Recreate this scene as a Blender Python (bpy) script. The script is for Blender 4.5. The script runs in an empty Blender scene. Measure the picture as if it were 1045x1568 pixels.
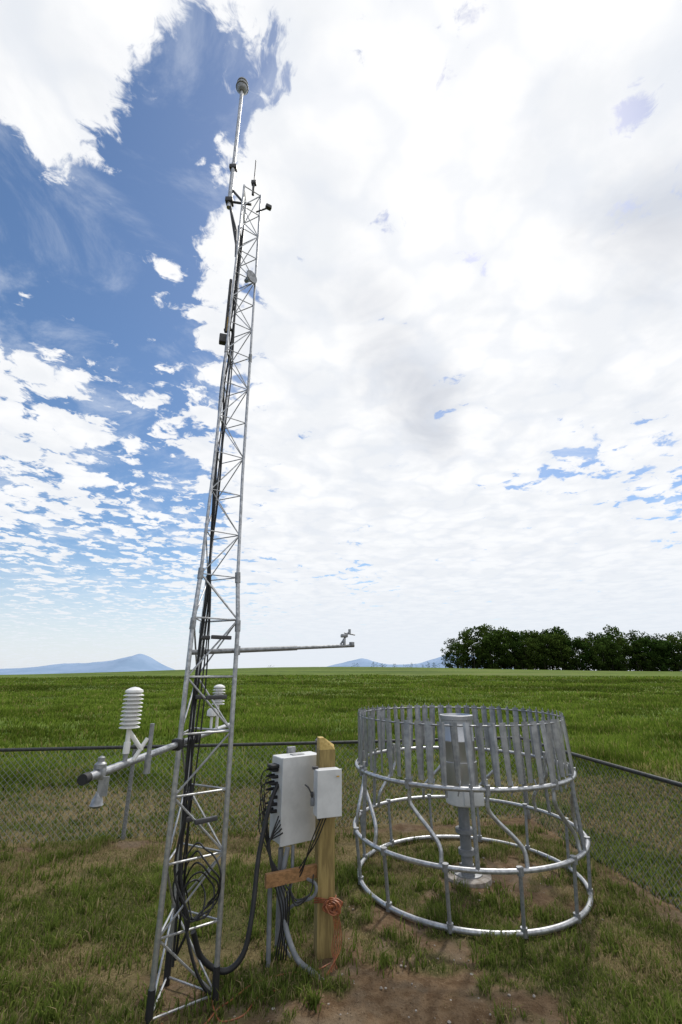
import bpy, math, random
import numpy as np
from mathutils import Vector, Matrix
random.seed(4); rng=np.random.default_rng(7)
sc=bpy.context.scene
R=math.radians
# ------------------------------------------------------------ helpers
def link(o,parent=None):
    sc.collection.objects.link(o)
    if parent: o.parent=parent
    return o
def empty(name):
    e=bpy.data.objects.new(name,None); e.empty_display_size=.2
    return link(e)
class NT:
    def __init__(s,nt): s.nt=nt; s.L=nt.links; nt.nodes.clear()
    def n(s,t,**k):
        x=s.nt.nodes.new(t)
        for a,b in k.items(): setattr(x,a,b)
        return x
    def put(s,sock,v):
        if isinstance(v,bpy.types.NodeSocket): s.L.new(v,sock)
        elif v is not None: sock.default_value=v
    def math(s,op,a,b=None,c=None,clamp=False):
        x=s.n('ShaderNodeMath',operation=op); x.use_clamp=clamp
        s.put(x.inputs[0],a); s.put(x.inputs[1],b); s.put(x.inputs[2],c); return x.outputs[0]
    def vmath(s,op,a,b=None,out=0):
        x=s.n('ShaderNodeVectorMath',operation=op); s.put(x.inputs[0],a); s.put(x.inputs[1],b); return x.outputs[out]
    def mr(s,v,a,b,c,d,kind='SMOOTHSTEP'):
        x=s.n('ShaderNodeMapRange',interpolation_type=kind); 
        s.put(x.inputs[0],v)
        for i,q in enumerate((a,b,c,d)): x.inputs[i+1].default_value=q
        return x.outputs[0]
    def mix(s,f,a,b):
        x=s.n('ShaderNodeMix',data_type='RGBA'); s.put(x.inputs[0],f)
        s.put(x.inputs[6],a if isinstance(a,bpy.types.NodeSocket) else (*a,1)); s.put(x.inputs[7],b if isinstance(b,bpy.types.NodeSocket) else (*b,1)); return x.outputs[2]
    def noise(s,vec,scale,detail=4,rough=.5,dist=0.,out=0,dim='3D'):
        x=s.n('ShaderNodeTexNoise',noise_dimensions=dim); s.put(x.inputs['Vector'],vec)
        x.inputs['Scale'].default_value=scale; x.inputs['Detail'].default_value=detail
        x.inputs['Roughness'].default_value=rough; x.inputs['Distortion'].default_value=dist
        return x.outputs[out]
def mat(name,col,rough=.6,metal=0.,col2=None,scale=12,bump=0.,stretch=(1,1,1)):
    m=bpy.data.materials.new(name); m.use_nodes=True; t=NT(m.node_tree)
    o=t.n('ShaderNodeOutputMaterial'); b=t.n('ShaderNodeBsdfPrincipled'); t.L.new(b.outputs[0],o.inputs[0])
    co=t.n('ShaderNodeTexCoord').outputs['Object']; co=t.vmath('MULTIPLY',co,tuple(stretch))
    n=t.noise(co,scale,4,.6)
    c2=col2 or tuple(c*.75 for c in col)
    t.put(b.inputs['Base Color'],t.mix(t.mr(n,.35,.65,0,1),col,c2))
    t.put(b.inputs['Roughness'],t.mr(n,.3,.7,rough-.06,min(1,rough+.1)))
    b.inputs['Metallic'].default_value=metal
    if bump:
        bp=t.n('ShaderNodeBump'); bp.inputs['Strength'].default_value=bump; bp.inputs['Distance'].default_value=.004
        t.L.new(n,bp.inputs['Height']); t.L.new(bp.outputs[0],b.inputs['Normal'])
    return m
STEEL=mat('galvanised_steel',(.54,.55,.57),.38,.75,(.34,.35,.37),25)
STEELD=mat('weathered_steel',(.36,.37,.39),.5,.7,(.25,.26,.27),30)
SLAT=mat('shield_slat_steel',(.42,.43,.45),.42,.7,(.28,.29,.31),14)
BLACK=mat('black_rubber',(.018,.018,.02),.55)
DARK=mat('dark_grey_plastic',(.06,.06,.065),.5)
WHITE=mat('white_plastic',(.80,.80,.79),.45,0,(.70,.70,.69),10)
BOXM=mat('enclosure_paint',(.66,.67,.68),.4,0,(.56,.57,.58),6)
WOOD=mat('treated_timber',(.36,.27,.10),.8,0,(.22,.16,.06),9,.5,(5,5,.5))
WOODT=mat('cut_timber',(.55,.40,.14),.8,0,(.40,.28,.09),30,.3)
WOODO=mat('cedar_timber',(.36,.19,.08),.8,0,(.22,.12,.05),10,.5,(1,6,6))
PVC=mat('grey_conduit',(.22,.23,.25),.5,0,(.16,.17,.18),12)
ORANGE=mat('copper_wire',(.36,.12,.045),.5,0,(.20,.065,.03),30)
YEL=mat('yellow_label',(.6,.36,.04),.5)
GALF=mat('fence_galvanised',(.27,.28,.28),.55,.3,(.17,.17,.17),40)
RAIL=mat('fence_rail_dark',(.05,.055,.055),.5,.2,(.03,.03,.03),30)
CONC=mat('concrete',(.36,.33,.30),.9,0,(.22,.19,.16),20,.5)

class Part:
    def __init__(s,name,m,parent=None,smooth=True): s.name=name;s.m=m;s.p=parent;s.v=[];s.f=[];s.sm=smooth
    def raw(s,vs,fs):
        b=len(s.v); s.v+= [tuple(v) for v in vs]; s.f+=[tuple(i+b for i in f) for f in fs]
    def sweep(s,pts,r,seg=8,closed=False,cap=True):
        pts=[Vector(p) for p in pts]; n=len(pts); rs=r if isinstance(r,(list,tuple)) else [r]*n
        vs=[];prev=None
        for i,p in enumerate(pts):
            if closed: t=(pts[(i+1)%n]-pts[i-1]).normalized()
            else: t=(pts[min(i+1,n-1)]-pts[max(i-1,0)]).normalized()
            if prev is None:
                a=Vector((0,0,1)) if abs(t.z)<.9 else Vector((1,0,0)); u=(a-t*a.dot(t)).normalized()
            else: u=(prev-t*prev.dot(t)).normalized()
            prev=u; w=t.cross(u)
            for k in range(seg):
                a=2*math.pi*k/seg; vs.append(p+(u*math.cos(a)+w*math.sin(a))*rs[i])
        fs=[]
        for i in range(n if closed else n-1):
            j=(i+1)%n
            for k in range(seg):
                l=(k+1)%seg; fs.append((i*seg+k,i*seg+l,j*seg+l,j*seg+k))
        if not closed and cap: fs.append(tuple(range(seg))[::-1]); fs.append(tuple((n-1)*seg+k for k in range(seg)))
        s.raw(vs,fs)
    def cyl(s,a,b,r,seg=12): s.sweep([a,b],r,seg)
    def ring(s,c,rad,r,n=72,seg=10,tilt=0):
        s.sweep([(c[0]+rad*math.cos(2*math.pi*i/n),c[1]+rad*math.sin(2*math.pi*i/n),c[2]) for i in range(n)],r,seg,True)
    def spline(s,ctrl,r,seg=8,sub=8):
        P=[Vector(p) for p in ctrl]; P=[P[0]*2-P[1]]+P+[P[-1]*2-P[-2]]; out=[]
        for i in range(1,len(P)-2):
            for j in range(sub):
                t=j/sub; a,b,c,d=P[i-1:i+3]
                out.append(.5*((2*b)+(c-a)*t+(2*a-5*b+4*c-d)*t*t+(3*b-a-3*c+d)*t**3))
        out.append(P[-2]); s.sweep(out,r,seg)
    def box(s,c,size,rz=0,bev=.0,rot=None):
        x,y,z=[q/2 for q in size]; M=(rot or Matrix.Rotation(rz,3,'Z')); c=Vector(c)
        if bev<=0:
            vs=[c+M@Vector((a*x,b*y,d*z)) for a in(-1,1) for b in(-1,1) for d in(-1,1)]
            s.raw(vs,[(0,1,3,2),(4,6,7,5),(0,4,5,1),(2,3,7,6),(0,2,6,4),(1,5,7,3)])
        else:
            import bmesh
            bm=bmesh.new(); bmesh.ops.create_cube(bm,size=1)
            for v in bm.verts: v.co=Vector((v.co.x*size[0],v.co.y*size[1],v.co.z*size[2]))
            bmesh.ops.bevel(bm,geom=bm.edges[:],offset=bev,segments=2,affect='EDGES',profile=.5)
            bm.verts.index_update()
            s.raw([c+M@v.co for v in bm.verts],[tuple(v.index for v in f.verts) for f in bm.faces]); bm.free()
    def lathe(s,c,prof,seg=24,axis=None):
        c=Vector(c); q=Vector(axis).to_track_quat('Z','Y') if axis else None; vs=[]
        for (r,z) in prof:
            for k in range(seg):
                a=2*math.pi*k/seg; v=Vector((r*math.cos(a),r*math.sin(a),z)); v=q@v if q else v; vs.append(c+v)
        fs=[(i*seg+k,i*seg+(k+1)%seg,(i+1)*seg+(k+1)%seg,(i+1)*seg+k) for i in range(len(prof)-1) for k in range(seg)]
        fs.append(tuple(range(seg))[::-1]); fs.append(tuple((len(prof)-1)*seg+k for k in range(seg)))
        s.raw(vs,fs)
    def done(s):
        me=bpy.data.meshes.new(s.name); me.from_pydata(s.v,[],s.f); me.materials.append(s.m)
        if s.sm:
            me.polygons.foreach_set('use_smooth',[True]*len(me.polygons))
            try: me.set_sharp_from_angle(angle=R(40))
            except Exception: pass
        o=bpy.data.objects.new(s.name,me); return link(o,s.p)
def npmesh(name,V,F,m,attrs={},smooth=False,parent=None):
    me=bpy.data.meshes.new(name); V=np.asarray(V,np.float32);F=np.asarray(F,np.int32); k=F.shape[1]
    me.vertices.add(len(V)); me.vertices.foreach_set('co',V.ravel())
    me.loops.add(F.size); me.loops.foreach_set('vertex_index',F.ravel())
    me.polygons.add(len(F)); me.polygons.foreach_set('loop_start',np.arange(0,F.size,k,dtype=np.int32))
    me.polygons.foreach_set('loop_total',np.full(len(F),k,np.int32))
    if smooth: me.polygons.foreach_set('use_smooth',np.ones(len(F),bool))
    me.update(calc_edges=True)
    for a,(ty,d) in attrs.items():
        at=me.attributes.new(a,ty,'POINT'); at.data.foreach_set('color' if ty=='FLOAT_COLOR' else 'value',np.asarray(d,np.float32).ravel())
    me.materials.append(m); return link(bpy.data.objects.new(name,me),parent)
# numpy value noise
_T=rng.random((256,256))
def vn(x,y):
    xi=np.floor(x).astype(int);yi=np.floor(y).astype(int);fx=x-xi;fy=y-yi;fx=fx*fx*(3-2*fx);fy=fy*fy*(3-2*fy)
    g=lambda a,b:_T[a&255,b&255]
    return (g(xi,yi)*(1-fx)+g(xi+1,yi)*fx)*(1-fy)+(g(xi,yi+1)*(1-fx)+g(xi+1,yi+1)*fx)*fy
def fbm(x,y,o=4):
    s=0;a=.5;n=0
    for i in range(o): s=s+a*vn(x*2**i+17*i,y*2**i+31*i); n+=a; a*=.5
    return s/n
def ss(x,a,b): t=np.clip((x-a)/(b-a),0,1); return t*t*(3-2*t)
# ------------------------------------------------------------ terrain
FL=[(-9.0,6.04),(-4.53,6.75),(.17,7.5),(2.8,7.9)]      # back fence line
FR=[(2.8,7.9),(2.9,6.6),(3.13,4.76),(3.5,1.8)]          # right fence line
def backY(x): return np.interp(x,[p[0] for p in FL],[p[1] for p in FL])
def rightX(y): return np.interp(y,[1.8,4.76,6.6,7.9],[3.5,3.13,2.9,2.8])
def H(x,y):
    A=np.where(x<0,.3+2.75*np.exp(-(x/75.)**2),1.7+1.35*np.exp(-(x/60.)**2))
    z=A*ss(y,14,150)-np.clip(y-165,0,None)*.012
    z=z+.10*(fbm(x*.12,y*.12,3)-.5)*ss(y,9,25)
    z=z+.05*(fbm(x*1.3,y*1.3,3)-.5)*ss(np.abs(y-5.5),0,2)
    return z
def inside(x,y): return (y<backY(x))&(x<rightX(y))
def dirt(x,y):
    n=fbm(x*2.2+5,y*2.2,4)-.5; n2=fbm(x*9,y*9,3)-.5
    def e(cx,cy,rx,ry,k=1.): return k*(1-np.sqrt(((x-cx)/rx)**2+((y-cy)/ry)**2))
    d=np.maximum.reduce([e(.42,3.9,1.0,.85),e(1.0,3.3,1.0,.7),e(-.1,3.4,.6,.55),e(1.45,5.7,.85,.8,.8),e(.45,5.0,.45,.5,.5),e(-1.05,3.95,.5,.4,.6)])
    d=ss(d+n*1.7+n2*1.2,.05,.5)
    fr=np.exp(-((x-rightX(y)+.02)/.28)**2)*(y<8.2); fb=np.exp(-((y-backY(x)+.15)/.2)**2)*(x<2.9)
    return np.clip(np.maximum(d,np.maximum(.85*ss(fr+n*1.2+n2*.6,.5,1.0),ss(fb*.9+n*1.4,.6,1.))),0,1)
def straw(x,y):
    a=fbm(x*.9+40,y*2.0,4)
    s=ss(a+.33*np.exp(-((y-backY(x)+.5)/.6)**2)+.36*np.exp(-((y-backY(x)-1.7)/.9)**2)+.10*((x>2)&(y<7))+.05*(y<8),.5,.85)
    return np.clip(s*(y<14),0,1)
def geo(a,b,n): return list(a+(b-a)*((np.exp(np.linspace(0,6,n))-1)/(math.exp(6)-1)))[1:]
xs=[-x for x in geo(7,4000,46)][::-1]+list(np.arange(-7,5.01,.05))+geo(5,4000,46)
ys=list(np.linspace(-60,1.4,12))+list(np.arange(1.6,9.5,.05))+geo(9.5,5000,80)
X,Y=np.meshgrid(np.array(xs),np.array(ys)); Z=H(X,Y)
D=dirt(X,Y)*(Y<9); S=straw(X,Y)
Z=Z+ (fbm(X*6,Y*6,4)-.5)*.05*(Y<9.4)*(Y>1.5)*(.3+.7*D)*((X>-7)&(X<5))
nx=len(xs);ny=len(ys); idx=np.arange(nx*ny).reshape(ny,nx)
F=np.stack([idx[:-1,:-1],idx[:-1,1:],idx[1:,1:],idx[1:,:-1]],-1).reshape(-1,4)
gm=bpy.data.materials.new('ground_grass_and_soil'); gm.use_nodes=True; t=NT(gm.node_tree)
o=t.n('ShaderNodeOutputMaterial'); b=t.n('ShaderNodeBsdfPrincipled'); t.L.new(b.outputs[0],o.inputs[0]); b.inputs['Roughness'].default_value=.95; b.inputs['Specular IOR Level'].default_value=.1
pos=t.n('ShaderNodeNewGeometry').outputs['Position']; sep=t.n('ShaderNodeSeparateXYZ'); t.L.new(pos,sep.inputs[0])
ad=t.n('ShaderNodeAttribute',attribute_name='dirt').outputs['Fac']; as_=t.n('ShaderNodeAttribute',attribute_name='straw').outputs['Fac']
n1=t.noise(pos,9,6,.65); n2=t.noise(pos,60,4,.7); n0=t.noise(pos,2.5,4,.6)
soil=t.mix(t.mr(n1,.35,.65,0,1),(.100,.062,.034),(.175,.118,.070)); soil=t.mix(t.mr(n0,.45,.65,0,.6),soil,(.19,.15,.105)); soil=t.mix(t.mr(n2,.58,.72,0,.6),soil,(.31,.25,.18)); soil=t.mix(t.mr(n2,.30,.46,.8,0),soil,(.045,.030,.017))
gr=t.mix(t.mr(n2,.35,.65,0,1),(.050,.055,.018),(.11,.10,.04)); gr=t.mix(t.math('MULTIPLY',as_,.85),gr,t.mix(t.mr(n2,.35,.65,0,1),(.24,.19,.095),(.12,.09,.045)))
vs=t.vmath('MULTIPLY',pos,(.35,1.,1.))
f1=t.noise(vs,.09,5,.6); f2=t.noise(vs,.9,6,.7); f3=t.noise(t.vmath('MULTIPLY',pos,(.12,1.,1.)),.16,4,.6)
fld=t.mix(t.mr(f2,.35,.65,0,1),(.068,.112,.017),(.155,.210,.036)); fld=t.mix(t.mr(f1,.42,.62,0,.6),fld,(.060,.095,.018)); fld=t.mix(t.mr(f3,.52,.64,0,.6),fld,(.15,.165,.055)); fld=t.mix(t.mr(f3,.36,.44,.6,0),fld,(.040,.066,.015))
far=t.mr(sep.outputs[1],9,14,0,1)
c=t.mix(far,gr,fld); c=t.mix(ad,c,soil); t.L.new(c,b.inputs['Base Color'])
bp=t.n('ShaderNodeBump'); bp.inputs['Strength'].default_value=.9; bp.inputs['Distance'].default_value=.04; t.L.new(n1,bp.inputs['Height'])
bp2=t.n('ShaderNodeBump'); bp2.inputs['Strength'].default_value=.9; bp2.inputs['Distance'].default_value=.012; t.L.new(n2,bp2.inputs['Height']); t.L.new(bp.outputs[0],bp2.inputs['Normal']); t.L.new(bp2.outputs[0],b.inputs['Normal'])
npmesh('ground',np.stack([X,Y,Z],-1).reshape(-1,3),F,gm,{'dirt':('FLOAT',D),'straw':('FLOAT',S)},True)
# ------------------------------------------------------------ foliage material
def leafmat(name,tr=.35):
    m=bpy.data.materials.new(name); m.use_nodes=True; t=NT(m.node_tree)
    o=t.n('ShaderNodeOutputMaterial'); d=t.n('ShaderNodeBsdfDiffuse'); r=t.n('ShaderNodeBsdfTranslucent'); mx=t.n('ShaderNodeMixShader'); mx.inputs[0].default_value=tr
    a=t.n('ShaderNodeAttribute',attribute_name='col').outputs['Color']; t.L.new(a,d.inputs[0]); t.L.new(a,r.inputs[0])
    t.L.new(d.outputs[0],mx.inputs[1]); t.L.new(r.outputs[0],mx.inputs[2]); t.L.new(mx.outputs[0],o.inputs[0]); return m
LEAF=leafmat('grass_blades',.42); TREEL=leafmat('tree_leaves',.2)
def blades(name,x,y,h,w,col,lean=.5):
    n=len(x); z=H(x,y)-.01; a=rng.random(n)*2*np.pi; la=rng.random(n)*2*np.pi; l=h*lean*rng.random(n)
    ux=np.cos(a)*w/2;uy=np.sin(a)*w/2; lx=np.cos(la)*l;ly=np.sin(la)*l
    V=np.stack([np.stack([x-ux,y-uy,z],-1),np.stack([x+ux,y+uy,z],-1),
      np.stack([x+ux*.7+lx*.35,y+uy*.7+ly*.35,z+h*.6],-1),np.stack([x-ux*.7+lx*.35,y-uy*.7+ly*.35,z+h*.6],-1),
      np.stack([x+lx,y+ly,z+h*(1-.25*l/h)],-1)],1).reshape(-1,3)
    b=np.arange(n)[:,None]*5
    F=np.concatenate([b+np.array([[0,1,2]]),b+np.array([[0,2,3]]),b+np.array([[3,2,4]])])
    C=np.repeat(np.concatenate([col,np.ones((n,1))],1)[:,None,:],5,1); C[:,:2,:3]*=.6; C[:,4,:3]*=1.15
    return npmesh(name,V,F,LEAF,{'col':('FLOAT_COLOR',C.reshape(-1,4))})
def gcol(n,st,lush):
    g1=np.array([.062,.095,.018]);g2=np.array([.165,.205,.045]);s1=np.array([.38,.31,.17]);s2=np.array([.21,.17,.085])
    k=rng.random((n,1)); g=g1+(g2-g1)*k; g=g*(1+.25*lush[:,None]); s=s1+(s2-s1)*rng.random((n,1))
    m=(rng.random(n)<st)[:,None]; return np.where(m,s,g)
N=430000; y=2.6+5.6*rng.random(N)**.85; x=(rng.random(N)*2-1)*(.80*y+.9)
ok=inside(x,y)&(x>-6.5); x=x[ok];y=y[ok]
d=dirt(x,y); st=straw(x,y); cl=fbm(x*3+3,y*3+9,3); bare=fbm(x*1.4+70,y*1.4,4)
ok=(rng.random(len(x))>d*1.06-.03*(cl>.5))&(rng.random(len(x))<(.40+1.0*ss(cl,.35,.65))*(.5+.5*ss(bare,.36,.48))); x=x[ok];y=y[ok];d=d[ok];st=st[ok];cl=cl[ok];bare=bare[ok]
lush=ss(cl,.5,.7)*ss(bare,.38,.5); hh=(.025+.042*rng.random(len(x)))*(1+1.0*lush)*(1-.35*st)
gc=gcol(len(x),.17+.55*st+.3*d+.22*(1-ss(bare,.36,.5)),lush)
gc=gc*(.82+.36*fbm(x*2+5,y*2+5,3))[:,None]*1.12
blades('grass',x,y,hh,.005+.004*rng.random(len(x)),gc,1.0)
c=[];T=[]
for i in range(560):
    cy=2.7+5*random.random(); cx=(random.random()*2-1)*(.8*cy+.5)
    if not inside(np.array([cx]),np.array([cy]))[0] or dirt(np.array([cx]),np.array([cy]))[0]>.85: continue
    m=random.randint(20,60); r=.03+.07*random.random()
    T.append(np.stack([cx+rng.normal(0,r,m),cy+rng.normal(0,r,m)],-1))
T=np.concatenate(T); n=len(T)
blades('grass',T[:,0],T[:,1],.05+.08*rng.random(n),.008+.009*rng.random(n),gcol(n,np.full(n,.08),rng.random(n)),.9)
N=320000; y=np.exp(rng.uniform(math.log(6.2),math.log(75),N)); x=(rng.random(N)*2-1)*(.82*y+1.5)
N2=26000; y=np.concatenate([y,rng.uniform(3.2,6.4,N2)]); x=np.concatenate([x,rng.uniform(2.85,6.6,N2)])
ok=~inside(x,y)&((y>backY(x)+.05)|(x>rightX(y)+.05)); x=x[ok];y=y[ok]
db=np.where((x>2.9)&(y<8.5),np.maximum(x-rightX(y),y-backY(x)),y-backY(x)); st=straw(x,y)*.8
cl=fbm(x*.9*(8/(y+8))*2,y*.55,4); n=len(x); tall=ss(db,2.2,3.6)
ok=rng.random(n)<.35+1.2*ss(cl,.35,.6); x=x[ok];y=y[ok];st=st[ok];cl=cl[ok];tall=tall[ok];n=len(x)
big=ss(cl,.5,.72)
h=(.05+.04*rng.random(n))*(1-tall)+tall*(.10+.12*rng.random(n)+.14*big)
col=gcol(n,.08+.6*st,.6+.8*big); k=(tall*.9)[:,None]; col=col*(1-k)+k*col*np.array([1.15,1.27,.85])
patch=ss(fbm(x*.05+9,y*.13,4),.5,.62)[:,None]; col=col*(1-.42*patch)
p2=ss(fbm(x*.35+39,y*.5,3),.54,.68)[:,None]; col=col*(1-.42*p2*k)
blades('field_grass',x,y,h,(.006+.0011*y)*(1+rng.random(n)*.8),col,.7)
# ------------------------------------------------------------ distant trees
def leaves(pts,size,col,name,parent=None):
    n=len(pts); a=rng.normal(size=(n,3)); a/=np.linalg.norm(a,axis=1)[:,None]; b=rng.normal(size=(n,3)); b-=a*(a*b).sum(1)[:,None]; b/=np.linalg.norm(b,axis=1)[:,None]
    s=size[:,None]; V=np.stack([pts-a*s-b*s*.7,pts+a*s-b*s*.7*.6,pts+a*s*.8+b*s*.7,pts-a*s*.7+b*s*.8],1).reshape(-1,3)
    F=np.arange(4*n).reshape(n,4); C=np.repeat(np.concatenate([col,np.ones((n,1))],1)[:,None],4,1).reshape(-1,4)
    return npmesh(name,V,F,TREEL,{'col':('FLOAT_COLOR',C)},False,parent)
PT=[];SZ=[];CO=[]; te=empty('distant_trees'); tk=Part('trunks',mat('bark',(.06,.05,.04),.9),te)
def tree(tx,ty,h,cw,nl=26,m=60,lo=.05):
    z0=float(H(np.array([tx]),np.array([ty]))[0]); tk.sweep([(tx,ty,z0-.3),(tx+.2,ty,z0+h*.3),(tx,ty,z0+h*.7)],[.018*h,.013*h,.005*h],6)
    hue=random.random(); base=np.array([.028,.055,.012])*(1-hue)+np.array([.055,.080,.017])*hue
    for i in range(nl):
        u=(i+random.random())/nl; zz=z0+h*(lo+(.92-lo)*u); rr=cw*math.sqrt(max(.05,1-(max(0,u-.35)/.68)**2))*random.uniform(.35,1.); an=random.random()*6.283
        c=np.array([tx+rr*math.cos(an),ty+rr*math.sin(an),zz]); lr=h*random.uniform(.08,.14)
        v=rng.normal(size=(m,3)); v/=np.linalg.norm(v,axis=1)[:,None]; v*= (rng.random((m,1))**.4)*lr*np.array([1.15,1.15,.8])
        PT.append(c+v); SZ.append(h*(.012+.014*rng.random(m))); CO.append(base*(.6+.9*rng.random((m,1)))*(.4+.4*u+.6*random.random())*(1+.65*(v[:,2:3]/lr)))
for row,(yy,hh) in enumerate([(137,9.0),(143,10.8),(151,12.2)]):
    x=34.0+row*1.2
    while x<150:
        prof=1.03+.05*math.sin(x*.13+1)+.06*math.sin(x*.31)-.11*float(ss(np.array([x]),60,135)[0])
        if x<37: prof*=.86
        k=random.uniform(.86,1.10)*prof
        tree(x,yy+random.uniform(-2.5,2.5)-(x-34)*.03,hh*k,random.uniform(3.0,4.8),40 if row==0 else 30,60 if row==0 else 46,.03)
        if row==0:
            for q in range(2): tree(x+random.uniform(-1.5,1.5),yy-2.5-(x-34)*.03,random.uniform(1.8,4.6),random.uniform(1.2,2.4),10,45,.02)
        x+=random.uniform(2.2,5.2)
for tx,ty,h in [(5,178,.8),(12,176,1.3),(14,176,.7),(20,177,.8),(27,178,1.1),(31,178,.8),(33,177,1.5),(35.5,177,1.3),(24,178,.6),(-28,190,.7),(16,178,.6)]:
    for q in range(3): tree(tx+random.uniform(-1.2,1.2),ty,h*random.uniform(.7,1.1)+1.,random.uniform(.6,1.1),8,24,.0)
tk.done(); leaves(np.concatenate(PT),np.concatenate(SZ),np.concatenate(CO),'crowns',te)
# ------------------------------------------------------------ mountains
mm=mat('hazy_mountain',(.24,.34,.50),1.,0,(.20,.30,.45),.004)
def mountain(name,x0,x1,y,prof):
    xsn=np.linspace(x0,x1,140); hgt=np.interp(xsn,[p[0] for p in prof],[p[1] for p in prof])
    hgt=np.convolve(np.pad(hgt,2,'edge'),np.ones(5)/5,'valid')
    hgt=hgt+(fbm(xsn*.012,xsn*0+3.3,4)-.5)*14*(hgt>5); V=[];F=[]
    for j,k in enumerate([0,.35,.7,1,.7,0]):
        for i in range(140): V.append((xsn[i],y+(j-3)*260,-60+(hgt[i]+60)*k))
    for j in range(5):
        for i in range(139): a=j*140+i; F.append((a,a+1,a+141,a+140))
    npmesh(name,V,F,mm,{},True)
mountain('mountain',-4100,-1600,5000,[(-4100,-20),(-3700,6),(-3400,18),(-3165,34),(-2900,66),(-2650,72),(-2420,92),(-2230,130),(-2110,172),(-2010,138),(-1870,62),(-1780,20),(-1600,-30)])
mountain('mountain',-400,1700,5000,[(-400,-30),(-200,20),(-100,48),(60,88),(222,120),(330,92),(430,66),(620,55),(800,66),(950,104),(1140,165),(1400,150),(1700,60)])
# ------------------------------------------------------------ fence
fe=empty('chain_link_fence'); FH=1.1
rail=Part('top_rail',RAIL,fe); post=Part('posts',GALF,fe); mesh=Part('mesh_wire',GALF,fe,False)
def hz(x,y): return float(H(np.array([x]),np.array([y]))[0])
def fence(line):
    for (a,b) in zip(line[:-1],line[1:]):
        A=Vector((*a,0));B=Vector((*b,0)); L=(B-A).length; d=(B-A)/L; za=hz(*a);zb=hz(*b)
        P=lambda s,h:(A+d*s)+Vector((0,0,h+za+(zb-za)*s/L))
        rail.sweep([P(0,FH),P(L,FH)],.021,10)
        s=-FH; 
        while s<L:
            for sg in (0,1):
                s0,s1=(s,s+FH); h0,h1=(.03,FH-.01) if sg==0 else (FH-.01,.03)
                c0=max(0,-s0)/FH; c1=1-max(0,s1-L)/FH
                if c1>c0: mesh.sweep([P(s0+FH*c0,h0+(h1-h0)*c0),P(s0+FH*c1,h0+(h1-h0)*c1)],.0024,3,cap=False)
            s+=.08
fence(FL); fence(FR)
def fpost(x,y,r=.026): 
    z=hz(x,y); post.cyl((x,y+.03,z-.1),(x,y+.03,z+FH+.0),r); post.lathe((x,y+.03,z+FH),[(r+.006,0),(r+.006,.025),(.01,.05)])
for xx in (-8.,-5.3,-2.86,-.35): fpost(xx,float(backY(xx)))
fpost(2.8,7.9,.035); fpost(3.3,3.4)
rail.done();post.done();mesh.done()
# ------------------------------------------------------------ lattice tower
tw=empty('weather_station_tower'); CX,CY=-1.09,3.92; ANG=[R(-114),R(4),R(125)]
def side(z): return float(np.interp(z,[0,2.45,2.9,3.8,5.2,7.5],[.43,.385,.325,.285,.26,.215]))
def Lg(k,z): r=side(z)/math.sqrt(3); return Vector((CX+r*math.cos(ANG[k]),CY+r*math.sin(ANG[k]),z))
legs=Part('legs',STEEL,tw); br=Part('lattice_braces',STEEL,tw); jt=Part('leg_joints',STEELD,tw); sl=Part('leg_sleeves',BLACK,tw)
for k in range(3):
    legs.sweep([Lg(k,z) for z in (0,1.2,2.45,2.85)],[.019,.019,.0185,.018],12)
    legs.sweep([Lg(k,z) for z in (2.86,3.8,5.15)],[.0145,.014,.0135],12)
    legs.sweep([Lg(k,z) for z in (5.16,6.3,7.5)],[.012]*3,12)
    for z in (2.45,2.86,5.15): jt.cyl(Lg(k,z-.045),Lg(k,z+.045),.024 if z<4 else .018)
    sl.cyl(Lg(k,-.12),Lg(k,.20),.024)
lv=[.05+.4*i for i in range(7)]+[2.86+.382*i for i in range(7)]+[5.50+.333*i for i in range(7)]
lv[6]=2.5
for i in range(len(lv)-1):
    a,b_=lv[i],lv[i+1]; rb=.0075 if a<2.6 else .0052
    for k in range(3):
        l=(k+1)%3
        br.cyl(Lg(k,a),Lg(l,a),rb,6)
        if (i+k)%2: br.cyl(Lg(k,a),Lg(l,b_),rb,6)
        else: br.cyl(Lg(l,a),Lg(k,b_),rb,6)
for k in range(3): br.cyl(Lg(k,7.49),Lg((k+1)%3,7.49),.006,6)
legs.done();br.done();jt.done();sl.done()
cb=Part('cable_bundle',BLACK,tw)
for j in range(5):
    off=(rng.random(2)-.5)*.05; c=[]
    for z in np.arange(.25,7.1,.35): c.append((CX-.03+off[0]+.025*math.sin(z*2.1+j)+(-.02 if z>3 else 0),CY-.06+off[1]+.02*math.cos(z*1.7+j*2),z))
    cb.spline(c,.0085 if j<3 else .006,6,3)
for j in range(5):
    jx=random.uniform(-.03,.03); cx,cz,rr=-.99+jx,.60+.03*j,.085+.018*j; ph=random.uniform(0,6)
    cb.spline([(cx+rr*(.9+.15*math.sin(2*a+ph))*math.cos(a),3.83+.05*math.sin(a*2+j),cz+rr*(1.3+.2*math.sin(a*3+ph))*math.sin(a)) for a in np.linspace(-1,5.6,12)],.006,6,4)
cb.spline([(-1.1,3.85,1.3),(-1.13,3.82,.9),(-1.06,3.8,.55),(-.98,3.8,.3),(-.9,3.86,.12),(-.85,3.98,.02)],.011,6,5)
cb.spline([(-1.09,3.8,1.25),(-1.15,3.78,.8),(-1.02,3.78,.52),(-1.1,3.86,.3)],.009,6,5)
cb.done()
cl=Part('cable_clamps',DARK,tw)
for z in (1.08,1.9,2.35): cl.box((CX+.12,CY-.1,z),(.17,.03,.03),R(40),.005); cl.box((CX-.02,CY-.06,z),(.07,.07,.03),R(20),.005)
cl.lathe((CX-.03,CY-.06,1.2),[(.03,0),(.03,.05)],12); cl.done()
am=Part('wind_sensor_mast',STEEL,tw); MX,MY=-1.335,3.93
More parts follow.
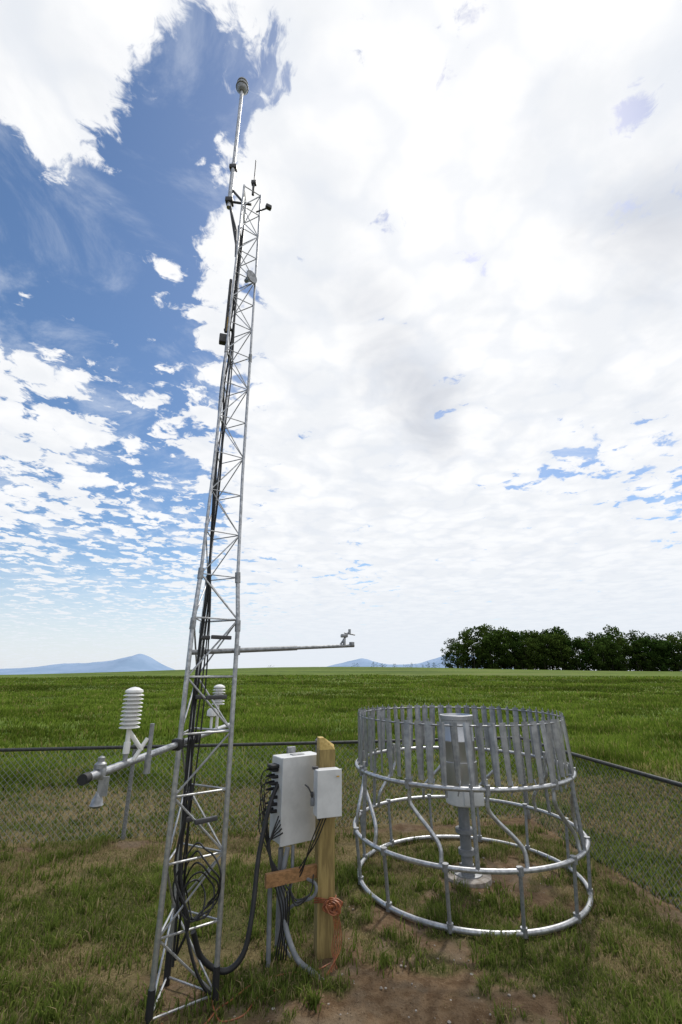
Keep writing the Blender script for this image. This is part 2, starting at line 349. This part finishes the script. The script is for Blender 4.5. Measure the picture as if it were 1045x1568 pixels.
am.cyl((MX,MY,7.35),(MX,MY,9.45),.021); am.cyl((MX,MY,7.3),(MX,MY,8.05),.028); am.done()
ab=Part('mast_bracket',DARK,tw)
ab.cyl((MX,MY,7.62),(MX+.17,MY,7.38),.014); ab.cyl((MX-.0,MY,7.40),(CX-.06,MY,6.45),.016); ab.cyl((MX,MY,7.40),(CX+.02,MY,7.35),.014)
ab.box((MX,MY,7.98),(.09,.07,.06),0,.008); ab.box((MX,MY,7.40),(.09,.09,.07),0,.01)
ab.sweep([(MX+.02,MY,7.3),(CX-.12,MY-.03,6.9),(CX-.1,MY-.03,6.5)],.009,6); ab.done()
an=Part('wind_sensor_head',STEELD,tw)
an.lathe((MX,MY,9.45),[(.03,0),(.05,.02),(.072,.05),(.076,.08),(.06,.085),(.06,.10),(.076,.105),(.076,.13),(.06,.135),(.06,.15),(.076,.155),(.07,.185),(.045,.20),(.01,.205)],20); an.done()
an=Part('wind_sensor_rim',STEELD,tw); an.ring((MX,MY,9.53),.078,.008,24,6); an.done()
wa=Part('whip_antenna',DARK,tw); ax=CX+.03
wa.cyl((ax,CY,7.5),(ax,CY,8.1),.006); wa.cyl((ax,CY,7.5),(ax,CY,7.72),.016); wa.box((ax,CY,7.7),(.06,.05,.05),0,.006)
wa.cyl((CX+.1,CY-.05,7.15),(CX+.24,CY-.05,7.22),.009); wa.box((CX+.24,CY-.05,7.23),(.07,.05,.05),.5,.01)
wa.cyl((-1.2,3.86,5.42),(-1.2,3.86,6.12),.016); wa.box((-1.21,3.85,5.32),(.09,.07,.1),.3,.01); wa.box((-1.17,3.86,5.72),(.08,.02,.02)); wa.box((-1.17,3.86,5.45),(.10,.02,.02))
wa.done()
wy=Part('antenna_sleeve',YEL,tw); wy.cyl((-1.175,3.85,5.42),(-1.175,3.85,5.6),.017); wy.done()
hr=Part('alarm_horn',STEELD,tw); hr.lathe((-.99,3.86,6.15),[(.02,-.08),(.03,-.03),(.055,0),(.075,.02),(.07,.03),(.01,.02)],18,(.8,-.6,0)); hr.done()
bo=Part('sensor_boom',STEEL,tw); b0=Vector((-1.284,2.60,1.585)); b1=Vector((-1.10,5.05,1.585)); bo.cyl(b0,b1,.021,16)
def B(y): return b0+(b1-b0)*((y-b0.y)/(b1.y-b0.y))
bo.done()
cp=Part('boom_end_cap',BLACK,tw); cp.cyl(b0-Vector((0,.03,0)),b0+Vector((0,.02,0)),.026,16); cp.box(B(3.72),(.07,.09,.075),0,.01); cp.box(B(4.05),(.07,.06,.075),0,.01); cp.done()
def shield(name,x,y,z,n=9,r=.058,dz=.022):
    p=Part(name,WHITE,tw); prof=[]
    for i in range(n):
        zz=i*dz; prof+= [(r*.55,zz),(r,zz+.002),(r*1.0,zz+.005),(r*.72,zz+.014),(r*.55,zz+.016)]
    prof+=[(r*.9,n*dz),(r*.85,n*dz+.012),(r*.4,n*dz+.026),(.002,n*dz+.03)]
    p.lathe((x,y,z),prof,28); p.done()
shield('temperature_radiation_shield',-1.255,2.97,1.775,9)
shield('humidity_radiation_shield',-1.135,4.55,1.80,6,.058,.024)
ba=Part('shield_brackets',WHITE,tw)
ba.cyl((-1.255,2.97,1.68),(-1.255,2.97,1.775),.014); ba.cyl((-1.255,2.97,1.76),(-1.19,3.03,1.65),.013); ba.cyl((-1.17,3.05,1.71),(-1.22,3.0,1.60),.012); ba.cyl((-1.255,2.97,1.64),(-1.255,2.97,1.70),.019)
ba.cyl((-1.135,4.55,1.80),(-1.13,4.55,1.60),.013); ba.lathe((-1.17,4.5,1.70),[(.02,0),(.045,.01),(.045,.05),(.03,.07)],18)
ba.cyl((-1.17,4.5,1.60),(-1.17,4.5,1.70),.012); ba.done()
bt=Part('leaf_wetness_tubes',STEELD,tw); bt.cyl((-1.155,3.06,1.60),(-1.155,3.06,1.79),.013); bt.cyl((-1.155,3.06,1.52),(-1.155,3.06,1.62),.019); bt.cyl((-1.255,2.97,1.60),(-1.255,2.97,1.66),.013); bt.done()
sd=Part('pyranometer',STEELD,tw); q=B(2.72)
sd.lathe(q+Vector((.0,0,.025)),[(.03,0),(.03,.02),(.018,.03),(.018,.05),(.004,.058)],20)
sd.cyl(q+Vector((.02,0,-.02)),q+Vector((.02,0,-.10)),.007); sd.lathe(q+Vector((.01,0,-.145)),[(.018,-.012),(.030,-.004),(.034,.0),(.030,.008),(.026,.028),(.014,.045),(.012,.06)],20); sd.done()
sb=Part('pyranometer_bracket',STEELD,tw); sb.box(q+Vector((.03,.0,-.06)),(.05,.012,.09),.3); sb.box(q+Vector((.0,0,0)),(.06,.035,.055),0,.006); sb.done()
ub=Part('upper_sensor_arm',STEELD,tw); u0=Vector((-1.22,3.86,2.235)); u1=Vector((.12,4.4,2.315)); 
ub.cyl(u0,u0+(u1-u0)*.62,.0205,14); ub.cyl(u0+(u1-u0)*.62,u1,.015,12)
ub.box(u0+(u1-u0)*.26,(.04,.06,.075),.38,.006); ub.box(u0+(u1-u0)*.06,(.04,.06,.075),.38,.006)
ub.cyl(u1-Vector((.09,.04,-.0)),u1-Vector((.09,.04,-.06)),.014); ub.cyl(u1-Vector((.13,.04,0)),u1-Vector((.05,.03,-.115)),.008); ub.cyl(u1-Vector((.02,.01,-.0)),u1-Vector((.02,.01,-.03)),.024)
ub.cyl(u1-Vector((.09,.04,-.11)),u1-Vector((-.01,.0,-.095)),.006); ub.box(u1-Vector((.09,.04,-.085)),(.06,.05,.03),.3,.006); ub.cyl(u1-Vector((.04,.02,-.1)),u1-Vector((.04,.02,-.145)),.012)
ub.done()
# ------------------------------------------------------------ logger enclosure + post
en=empty('data_logger_enclosure'); RZ=R(33)
fx=Vector((math.cos(RZ),math.sin(RZ),0)); fn=Vector((math.sin(RZ),-math.cos(RZ),0))
wpst=empty('wooden_post'); w=Part('post_timber',WOOD,wpst,False); PR=R(14); w.box((-.135,4.50,.66),(.14,.14,1.56),PR,.004); w.done()
w=Part('post_cap',WOODT,wpst,False)
M=Matrix.Rotation(PR,3,'Z'); PC=Vector((-.135,4.50,1.442))
vs=[PC+M@Vector(v) for v in [(-.066,-.066,0),(.066,-.066,0),(.066,.066,0),(-.066,.066,0),(-.066,-.03,.09),(.066,-.03,.035),(.066,.066,.035),(-.066,.066,.09),(-.02,-.03,.09),(-.02,.066,.09)]]
w.raw(vs,[(0,1,5,8,4),(1,2,6,5),(5,6,9,8),(8,9,7,4),(0,4,7,3),(3,7,9,6,2),(0,3,2,1)]); w.done()
w=Part('side_rail',WOODO,wpst,False); a=Vector((-.585,4.27,.535));b_=Vector((-.2,4.47,.575)); ang=math.atan2(b_.y-a.y,b_.x-a.x); w.box((a+b_)/2,((b_-a).length,.04,.09),ang,.003); w.done()
C0=Vector((-.40,4.66,1.05)); bx=Part('enclosure_body',BOXM,en,False); bx.box(C0,(.40,.21,.64),RZ,.008); bx.done()
bx=Part('enclosure_door',BOXM,en,False); bx.box(C0+fn*.122,(.415,.022,.655),RZ,.006); bx.done()
bx=Part('enclosure_latches',STEELD,en,False)
for h_ in (-.27,.27): bx.box(C0+fn*.135+fx*.19+Vector((0,0,h_)),(.02,.012,.04),RZ,.002)
bx.box(C0+fn*.136+fx*.15+Vector((0,0,-.285)),(.05,.004,.02),RZ); bx.box(C0+Vector((0,0,.322)),(.12,.06,.01),RZ,.002); bx.box(C0-fn*.125,(.08,.03,.74),RZ,.003)
bx.done()
cn=Part('cable_connectors',BLACK,en)
for i in range(7):
    for j in range(2):
        p=C0-fx*.20+fn*(-.045+.07*j)+Vector((0,0,.22-.052*i)); 
        if (i+j)%5!=4: cn.cyl(p,p-fx*.05,.014,10); cn.cyl(p-fx*.05,p-fx*.075,.009,8)
        if (i+j)%2==0: e=p-fx*.075; cn.spline([e,e+Vector((-.035,-.01,-.03)),e+Vector((-.04,-.01,-.14)),C0-fx*.24+Vector((.01*j,-.03,-.33-.01*i)),Vector((-.57+.008*i,4.40,.62-.02*i))],.0045,6,5)
cn.box(C0-fx*.22+Vector((0,0,.25)),(.11,.10,.03),RZ,.008); cn.done()
C1=Vector((-.115,4.30,1.155)); bx=Part('small_junction_box',BOXM,en,False); bx.box(C1,(.205,.115,.33),R(20),.008); bx.box(C1+Vector((math.sin(R(20)),-math.cos(R(20)),0))*.062,(.212,.014,.34),R(20),.005); bx.done()
bx=Part('junction_box_fittings',DARK,en); g=C1+Vector((-.115,-.01,-.02)); bx.lathe(g,[(.02,0),(.022,.012),(.012,.02)],14,(-1,-.2,0)); bx.cyl(C1+Vector((-.06,-.01,-.165)),C1+Vector((-.06,-.01,-.20)),.014)
bx.box(C1+Vector((-.10,.0,.172)),(.05,.03,.02),.3,.004); bx.spline([g+Vector((-.01,0,.0)),g+Vector((-.04,0,.05)),g+Vector((-.07,.05,.06))],.006); bx.done()
bx=Part('padlock',PVC,en); bx.box(g+Vector((-.005,-.01,-.05)),(.03,.02,.06),.2,.004); bx.done()
lb=Part('warning_label',YEL,en,False); lb.box(C1+Vector((.09,-.055,.12)),(.02,.012,.008),R(20)); lb.done()
cd=Part('conduits',PVC,en)
cd.cyl((-.50,4.50,-.05),(-.50,4.50,.70),.022); cd.cyl((-.545,4.34,-.05),(-.56,4.36,.50),.018)
cd.spline([(-.44,4.45,.72),(-.47,4.42,.5),(-.43,4.36,.25),(-.33,4.28,.08),(-.2,4.22,.02),(-.13,4.2,-.02)],.020,10)
cd.spline([(-.40,4.5,.72),(-.40,4.44,.5),(-.44,4.36,.3),(-.38,4.34,.12),(-.26,4.3,.0)],.014,10)
cd.spline([(-.30,4.44,.52),(-.2,4.36,.50),(-.22,4.36,.42),(-.36,4.4,.36),(-.46,4.42,.26),(-.44,4.42,.1),(-.36,4.42,-.02)],.012,8); cd.done()
cd=Part('black_conduit',BLACK,en)
cd.spline([(-.55,4.52,1.16),(-.60,4.42,1.02),(-.65,4.30,.72),(-.66,4.18,.40),(-.70,4.12,.18),(-.82,4.08,.10),(-.97,4.02,.20),(-1.03,3.95,.38)],.019,10)
for j in range(5): cd.spline([(-.52+.01*j,4.42,.95-.03*j),(-.58-.005*j,4.36,.75),(-.52+.02*j,4.33,.52),(-.46+.015*j,4.34,.3+.03*j),(-.50+.02*j,4.38,.02)],.006,6)
for j in range(3): cd.spline([(-.12-.02*j,4.26,.98),(-.20-.02*j,4.3,.8),(-.32,4.38,.62-.03*j),(-.40,4.36,.5),(-.35,4.32,.38+.02*j),(-.24,4.34,.45),(-.22,4.38,.56)],.005,6)
cd.done()
co=Part('coiled_copper_wire',ORANGE,en)
for j in range(20):   # bunched coil hung on the foot of the post
    ph=random.uniform(0,6); r0=random.uniform(.022,.062)
    co.spline([(-.065+(r0+.010*math.sin(3*a+ph))*math.cos(a)*1.15,4.375-.011*(j%5)+.02*math.sin(a+ph),.36+.7*r0*math.sin(a)+.010*math.sin(2*a+ph)) for a in np.linspace(0,6.6,12)],.0055,5,3)
for j in range(3): co.spline([(-.215,4.42,.36+.015*j),(-.15,4.40,.37+.012*j),(-.06,4.40,.36+.01*j),(-.04,4.47,.37+.01*j)],.005,5)
for j in range(5): co.spline([(-.07+.01*j,4.36,.34),(-.05+.012*j,4.35,.22),(-.07+.015*j,4.33,.1),(-.03-.02*j,4.29-.02*j,.01)],.004,5)
co.spline([(-.08,4.34,.02),(-.2,4.25,.02),(-.42,4.22,.015),(-.62,4.1,.02),(-.72,3.95,.02),(-.80,3.85,.02),(-.86,3.7,.02),(-1.0,3.66,.02),(-1.12,3.72,.02)],.005,6)
co.spline([(-.86,3.92,.03),(-.8,3.8,.02),(-.74,3.74,.02),(-.62,3.8,.02),(-.55,3.98,.02),(-.4,4.05,.02)],.0045,6)
co.done()
# ------------------------------------------------------------ wind shield cage
wsd=empty('precipitation_gauge_wind_shield'); KX,KY=1.36,5.87
rg=Part('rings',STEEL,wsd); rg.ring((KX,KY,.035),1.165,.023,96,12); rg.ring((KX,KY,.48),1.21,.021,96,12); rg.ring((KX,KY,1.08),1.18,.021,96,12); rg.done()
rt=Part('slat_hanger_ring',STEELD,wsd); rt.ring((KX,KY,1.60),1.15,.008,96,8); rt.done()
def PP(a,r,z): return (KX+r*math.cos(a),KY+r*math.sin(a),z)
po=Part('struts',STEELD,wsd); sg_=Part('curved_struts',STEEL,wsd); clm=Part('ring_clamps',STEELD,wsd)
for i in range(12):
    a=R(-90+8+30*i); po.sweep([PP(a,1.21,.48),PP(a,1.165,.02)],.017,8); clm.cyl(PP(a,1.21,.45),PP(a,1.21,.51),.03); clm.cyl(PP(a,1.165,.01),PP(a,1.165,.075),.029)
for i in range(6):
    a=R(-90-9+60*i); po.sweep([PP(a,1.18,1.12),PP(a,1.21,.48)],.020,8)
    a=R(-90+40+60*i); po.sweep([PP(a,1.13,1.62),PP(a,1.16,1.0)],.012,8)
for i in range(10):
    a=R(-90-38+36*i); da=R(14); clm.cyl(PP(a,1.18,1.04),PP(a,1.18,1.12),.027)
    sg_.spline([PP(a,1.15,1.16),PP(a,1.15,1.02),PP(a,1.15,.92),PP(a+da*.25,1.14,.83),PP(a+da*.75,1.15,.70),PP(a+da,1.17,.60),PP(a+da,1.19,.46)],.019,10,5)
po.done();sg_.done();clm.done()
st_=Part('slats',SLAT,wsd,False); pn=Part('slat_pins',STEELD,wsd)
NS=62
for i in range(NS):
    a=2*math.pi*i/NS+random.uniform(-.008,.008); c=Vector(PP(a,1.15,0)); tn=Vector((-math.sin(a),math.cos(a),0)); rd=Vector((math.cos(a),math.sin(a),0))
    tw_=random.gauss(0,.30)+.15; tv=tn*math.cos(tw_)+rd*math.sin(tw_); nv=rd*math.cos(tw_)-tn*math.sin(tw_); sw=random.gauss(0,.018); sx=random.gauss(0,.007)
    zt,zb=1.63,1.11+random.uniform(-.01,.01); wt,wb=.039,.026; vs=[]
    for (z,wd,of) in ((zt,wt,0),(1.40,.036,.5),(zb,wb,1)):
        for q in (-1,-.5,.5,1):
            p=c+tv*(wd*q+sx*of)+nv*((.007 if abs(q)<1 else -.004))+rd*of*sw; vs.append((p.x,p.y,z))
    fs=[(r*4+k,r*4+k+1,(r+1)*4+k+1,(r+1)*4+k) for r in range(2) for k in range(3)]
    n0=len(vs); vs+= [tuple(Vector(v)-nv*.002) for v in vs]; fs+=[tuple(n0+q for q in f[::-1]) for f in fs]
    st_.raw(vs,fs)
    pn.cyl((c.x,c.y,1.59),(c.x,c.y,1.655),.006,6); 
    if i%2==0: pn.sweep([c+tn*.03+Vector((0,0,1.14)),c+tn*.02+rd*.03+Vector((0,0,1.09)),c+rd*.02+Vector((0,0,1.02))],.007,6)
st_.done();pn.done()
gg=empty('precipitation_gauge')
GALV=mat('gauge_body_metal',(.50,.51,.53),.34,.75,(.40,.41,.43),5,0,(1,1,.3))
p=Part('gauge_body',GALV,gg); p.lathe((KX,KY,0),[(.185,.86),(.19,.87),(.19,1.12),(.182,1.125),(.182,1.32),(.186,1.325),(.186,1.34),(.182,1.345),(.182,1.55),(.190,1.555),(.190,1.60),(.170,1.605),(.165,1.58),(.05,1.45)],40); p.done()
p=Part('gauge_lower_housing',BOXM,gg); p.lathe((KX+.02,KY-.02,0),[(.19,.70),(.205,.71),(.205,.86),(.19,.865)],32); p.box((KX+.07,KY-.19,.80),(.22,.10,.16),.1,.01); p.done()
p=Part('gauge_pedestal',PVC,gg); p.cyl((KX,KY,.02),(KX,KY,.72),.06,20); p.lathe((KX,KY,0),[(.10,.42),(.10,.46)],20); p.lathe((KX,KY,0),[(.085,.22),(.085,.27)],20); p.done()
p=Part('pedestal_flange',STEELD,gg); p.lathe((KX,KY,0),[(.15,.03),(.15,.055),(.07,.06),(.07,.13)],24)
for i in range(6): p.cyl((KX+.12*math.cos(i),KY+.12*math.sin(i),.05),(KX+.12*math.cos(i),KY+.12*math.sin(i),.10),.012,6)
p.done()
p=Part('concrete_pad',CONC,gg); p.lathe((KX,KY,0),[(.25,-.05),(.24,.035),(.21,.045)],20); p.done()
sp=Part('stones',CONC)
for i in range(420):
    y=random.uniform(3.,6.6); x=random.uniform(-1.3,2.6)
    if dirt(np.array([x]),np.array([y]))[0]<.4: continue
    r=random.uniform(.004,.012); k=[random.uniform(.7,1.3) for _ in range(3)]
    sp.lathe((x,y,hz(x,y)+.003),[(r*.5,-r*.5),(r*k[0],0),(r*.8*k[1],r*.4),(r*.3,r*.7*k[2])],6)
sp.done()
# ------------------------------------------------------------ sky
SUN_AZ,SUN_EL=R(28),R(54)
w=bpy.data.worlds.new('World'); sc.world=w; w.use_nodes=True; t=NT(w.node_tree)
out=t.n('ShaderNodeOutputWorld'); bg=t.n('ShaderNodeBackground'); bg.inputs[1].default_value=.1; t.L.new(bg.outputs[0],out.inputs[0])
sky=t.n('ShaderNodeTexSky',sky_type='NISHITA'); sky.sun_disc=False; sky.sun_elevation=SUN_EL; sky.sun_rotation=SUN_AZ; sky.altitude=100; sky.dust_density=.6; sky.ozone_density=1.6
d=t.vmath('NORMALIZE',t.n('ShaderNodeTexCoord').outputs['Generated']); se=t.n('ShaderNodeSeparateXYZ'); t.L.new(d,se.inputs[0])
dx,dy,dz=se.outputs
zc=t.math('ADD',t.math('MAXIMUM',dz,0.),.05)
cv=t.n('ShaderNodeCombineXYZ'); t.L.new(t.math('DIVIDE',dx,zc),cv.inputs[0]); t.L.new(t.math('DIVIDE',dy,zc),cv.inputs[1]); P=cv.outputs[0]
def dirv(az,el): az,el=R(az),R(el); return (math.sin(az)*math.cos(el),math.cos(az)*math.cos(el),math.sin(el))
def blob(az,el,rad,amt):
    return t.mr(t.vmath('DISTANCE',d,dirv(az,el),1),0,2*math.sin(R(rad)/2),amt,0)
bias=t.mr(dx,-.46,.02,-.08,.34)
for b_ in [(-36,44,18,-.20),(-52,41,13,-.18),(-27,60,12,-.22),(-31,53,9,-.14),(-13,66,7,-.18),(26.8,65,3.5,-.22),(4,64.5,4.5,-.24),(43,52,5.5,-.24),(40,44,4.0,-.22),(16,62,2.5,-.14),
           (31,22.5,7,-.30),(39,18,10,-.30),(24,20,6,-.18),(3,12,8,-.24),(-49,57,14,.46),(-42,52,7,.20),(-23,44,6,.20),(-24,30,9,.06),(-40,22,15,.20),(-46,29,8,.10),(-33,28,10,.10),(-30,14,12,.1),(-10,17,10,.05),(12,24,16,.06)]:
    bias=t.math('ADD',bias,blob(*b_))
wv=t.vmath('ADD',P,t.vmath('MULTIPLY',t.vmath('SUBTRACT',t.noise(P,6,3,.55,0,1,'2D'),(.5,.5,.5)),(.16,.16,0)))
vo=t.n('ShaderNodeTexVoronoi',feature='SMOOTH_F1',voronoi_dimensions='2D'); vo.inputs['Scale'].default_value=8.5; vo.inputs['Smoothness'].default_value=.35; t.L.new(wv,vo.inputs['Vector'])
nA=t.noise(P,4.5,7,.6,.2,0,'2D'); nB=t.noise(P,1.8,2,.5,.3,0,'2D'); nC=t.noise(wv,20,5,.62,.1,0,'2D')
n=t.math('ADD',t.math('MULTIPLY',nA,.85),t.math('ADD',t.math('MULTIPLY',nB,.30),t.math('MULTIPLY',nC,.45)))
n=t.math('SUBTRACT',n,t.math('MULTIPLY',vo.outputs['Distance'],.34))
val=t.math('ADD',t.math('SUBTRACT',n,.15),bias); mask=t.mr(val,.475,.60,0,1)
# shaded undersides of the thick cloud: long diagonal bank broken up by noise
grey=blob(10,38,11,.42)
for g_ in [(4,44,10,.28),(14,31,9,.42),(13,25.5,7,.30),(6,33,8,.28),(44,43,12,.50),(41,33,9,.25),(22,47,8,.2)]: grey=t.math('ADD',grey,blob(*g_))
gn=t.noise(P,2.4,5,.55,.5,0,'2D'); grey=t.math('ADD',grey,t.math('MULTIPLY',t.math('SUBTRACT',gn,.5),.9)); grey=t.mr(grey,.10,.85,0,1)
edge=t.mr(val,.55,.80,1.,0.)
shade=t.mix(t.mr(t.noise(P,3.2,6,.55,.2,0,'2D'),.35,.65,0,1),(10.5,10.5,10.5),(9.0,9.2,9.5))
lowsh=t.mix(t.mr(dz,.05,.5,.5,0),shade,(8.4,8.7,9.2))
cloud=t.mix(t.math('MULTIPLY',edge,.4),lowsh,(9.8,9.9,10.1)); cloud=t.mix(t.math('MULTIPLY',grey,.85),cloud,(5.4,5.75,6.5))
cloud=t.mix(t.mr(vo.outputs['Distance'],.35,.75,0,.28),cloud,(7.0,7.6,8.6))
hsv=t.n('ShaderNodeHueSaturation'); hsv.inputs['Saturation'].default_value=1.15; hsv.inputs['Value'].default_value=1.25; t.L.new(sky.outputs[0],hsv.inputs['Color'])
veil=t.mr(t.noise(P,2.6,7,.65,.4,0,'2D'),.45,.75,0,.40)
skyc=t.mix(veil,hsv.outputs[0],(8.5,9.,9.8))
c=t.mix(t.math('MULTIPLY',mask,.97),skyc,cloud)
c=t.mix(t.mr(dz,0.,.24,.82,0),c,(7.8,8.4,9.2)); t.L.new(c,bg.inputs[0])
# ------------------------------------------------------------ sun, camera
L=bpy.data.lights.new('sun','SUN'); L.energy=2.6; L.angle=R(4); L.color=(1,.95,.87); so=link(bpy.data.objects.new('sun',L))
so.rotation_euler=Vector((math.sin(SUN_AZ)*math.cos(SUN_EL),math.cos(SUN_AZ)*math.cos(SUN_EL),math.sin(SUN_EL))).to_track_quat('Z','Y').to_euler()
cam=bpy.data.cameras.new('camera'); co_=link(bpy.data.objects.new('camera',cam)); sc.camera=co_
cam.sensor_fit='VERTICAL'; cam.sensor_height=36; cam.sensor_width=24; cam.lens=16; cam.clip_end=20000; cam.clip_start=.05
co_.location=(0,0,2.1); co_.rotation_euler=(R(90+19.15),0,0)
sc.view_settings.view_transform='Standard'; sc.view_settings.look='None'; sc.view_settings.exposure=0
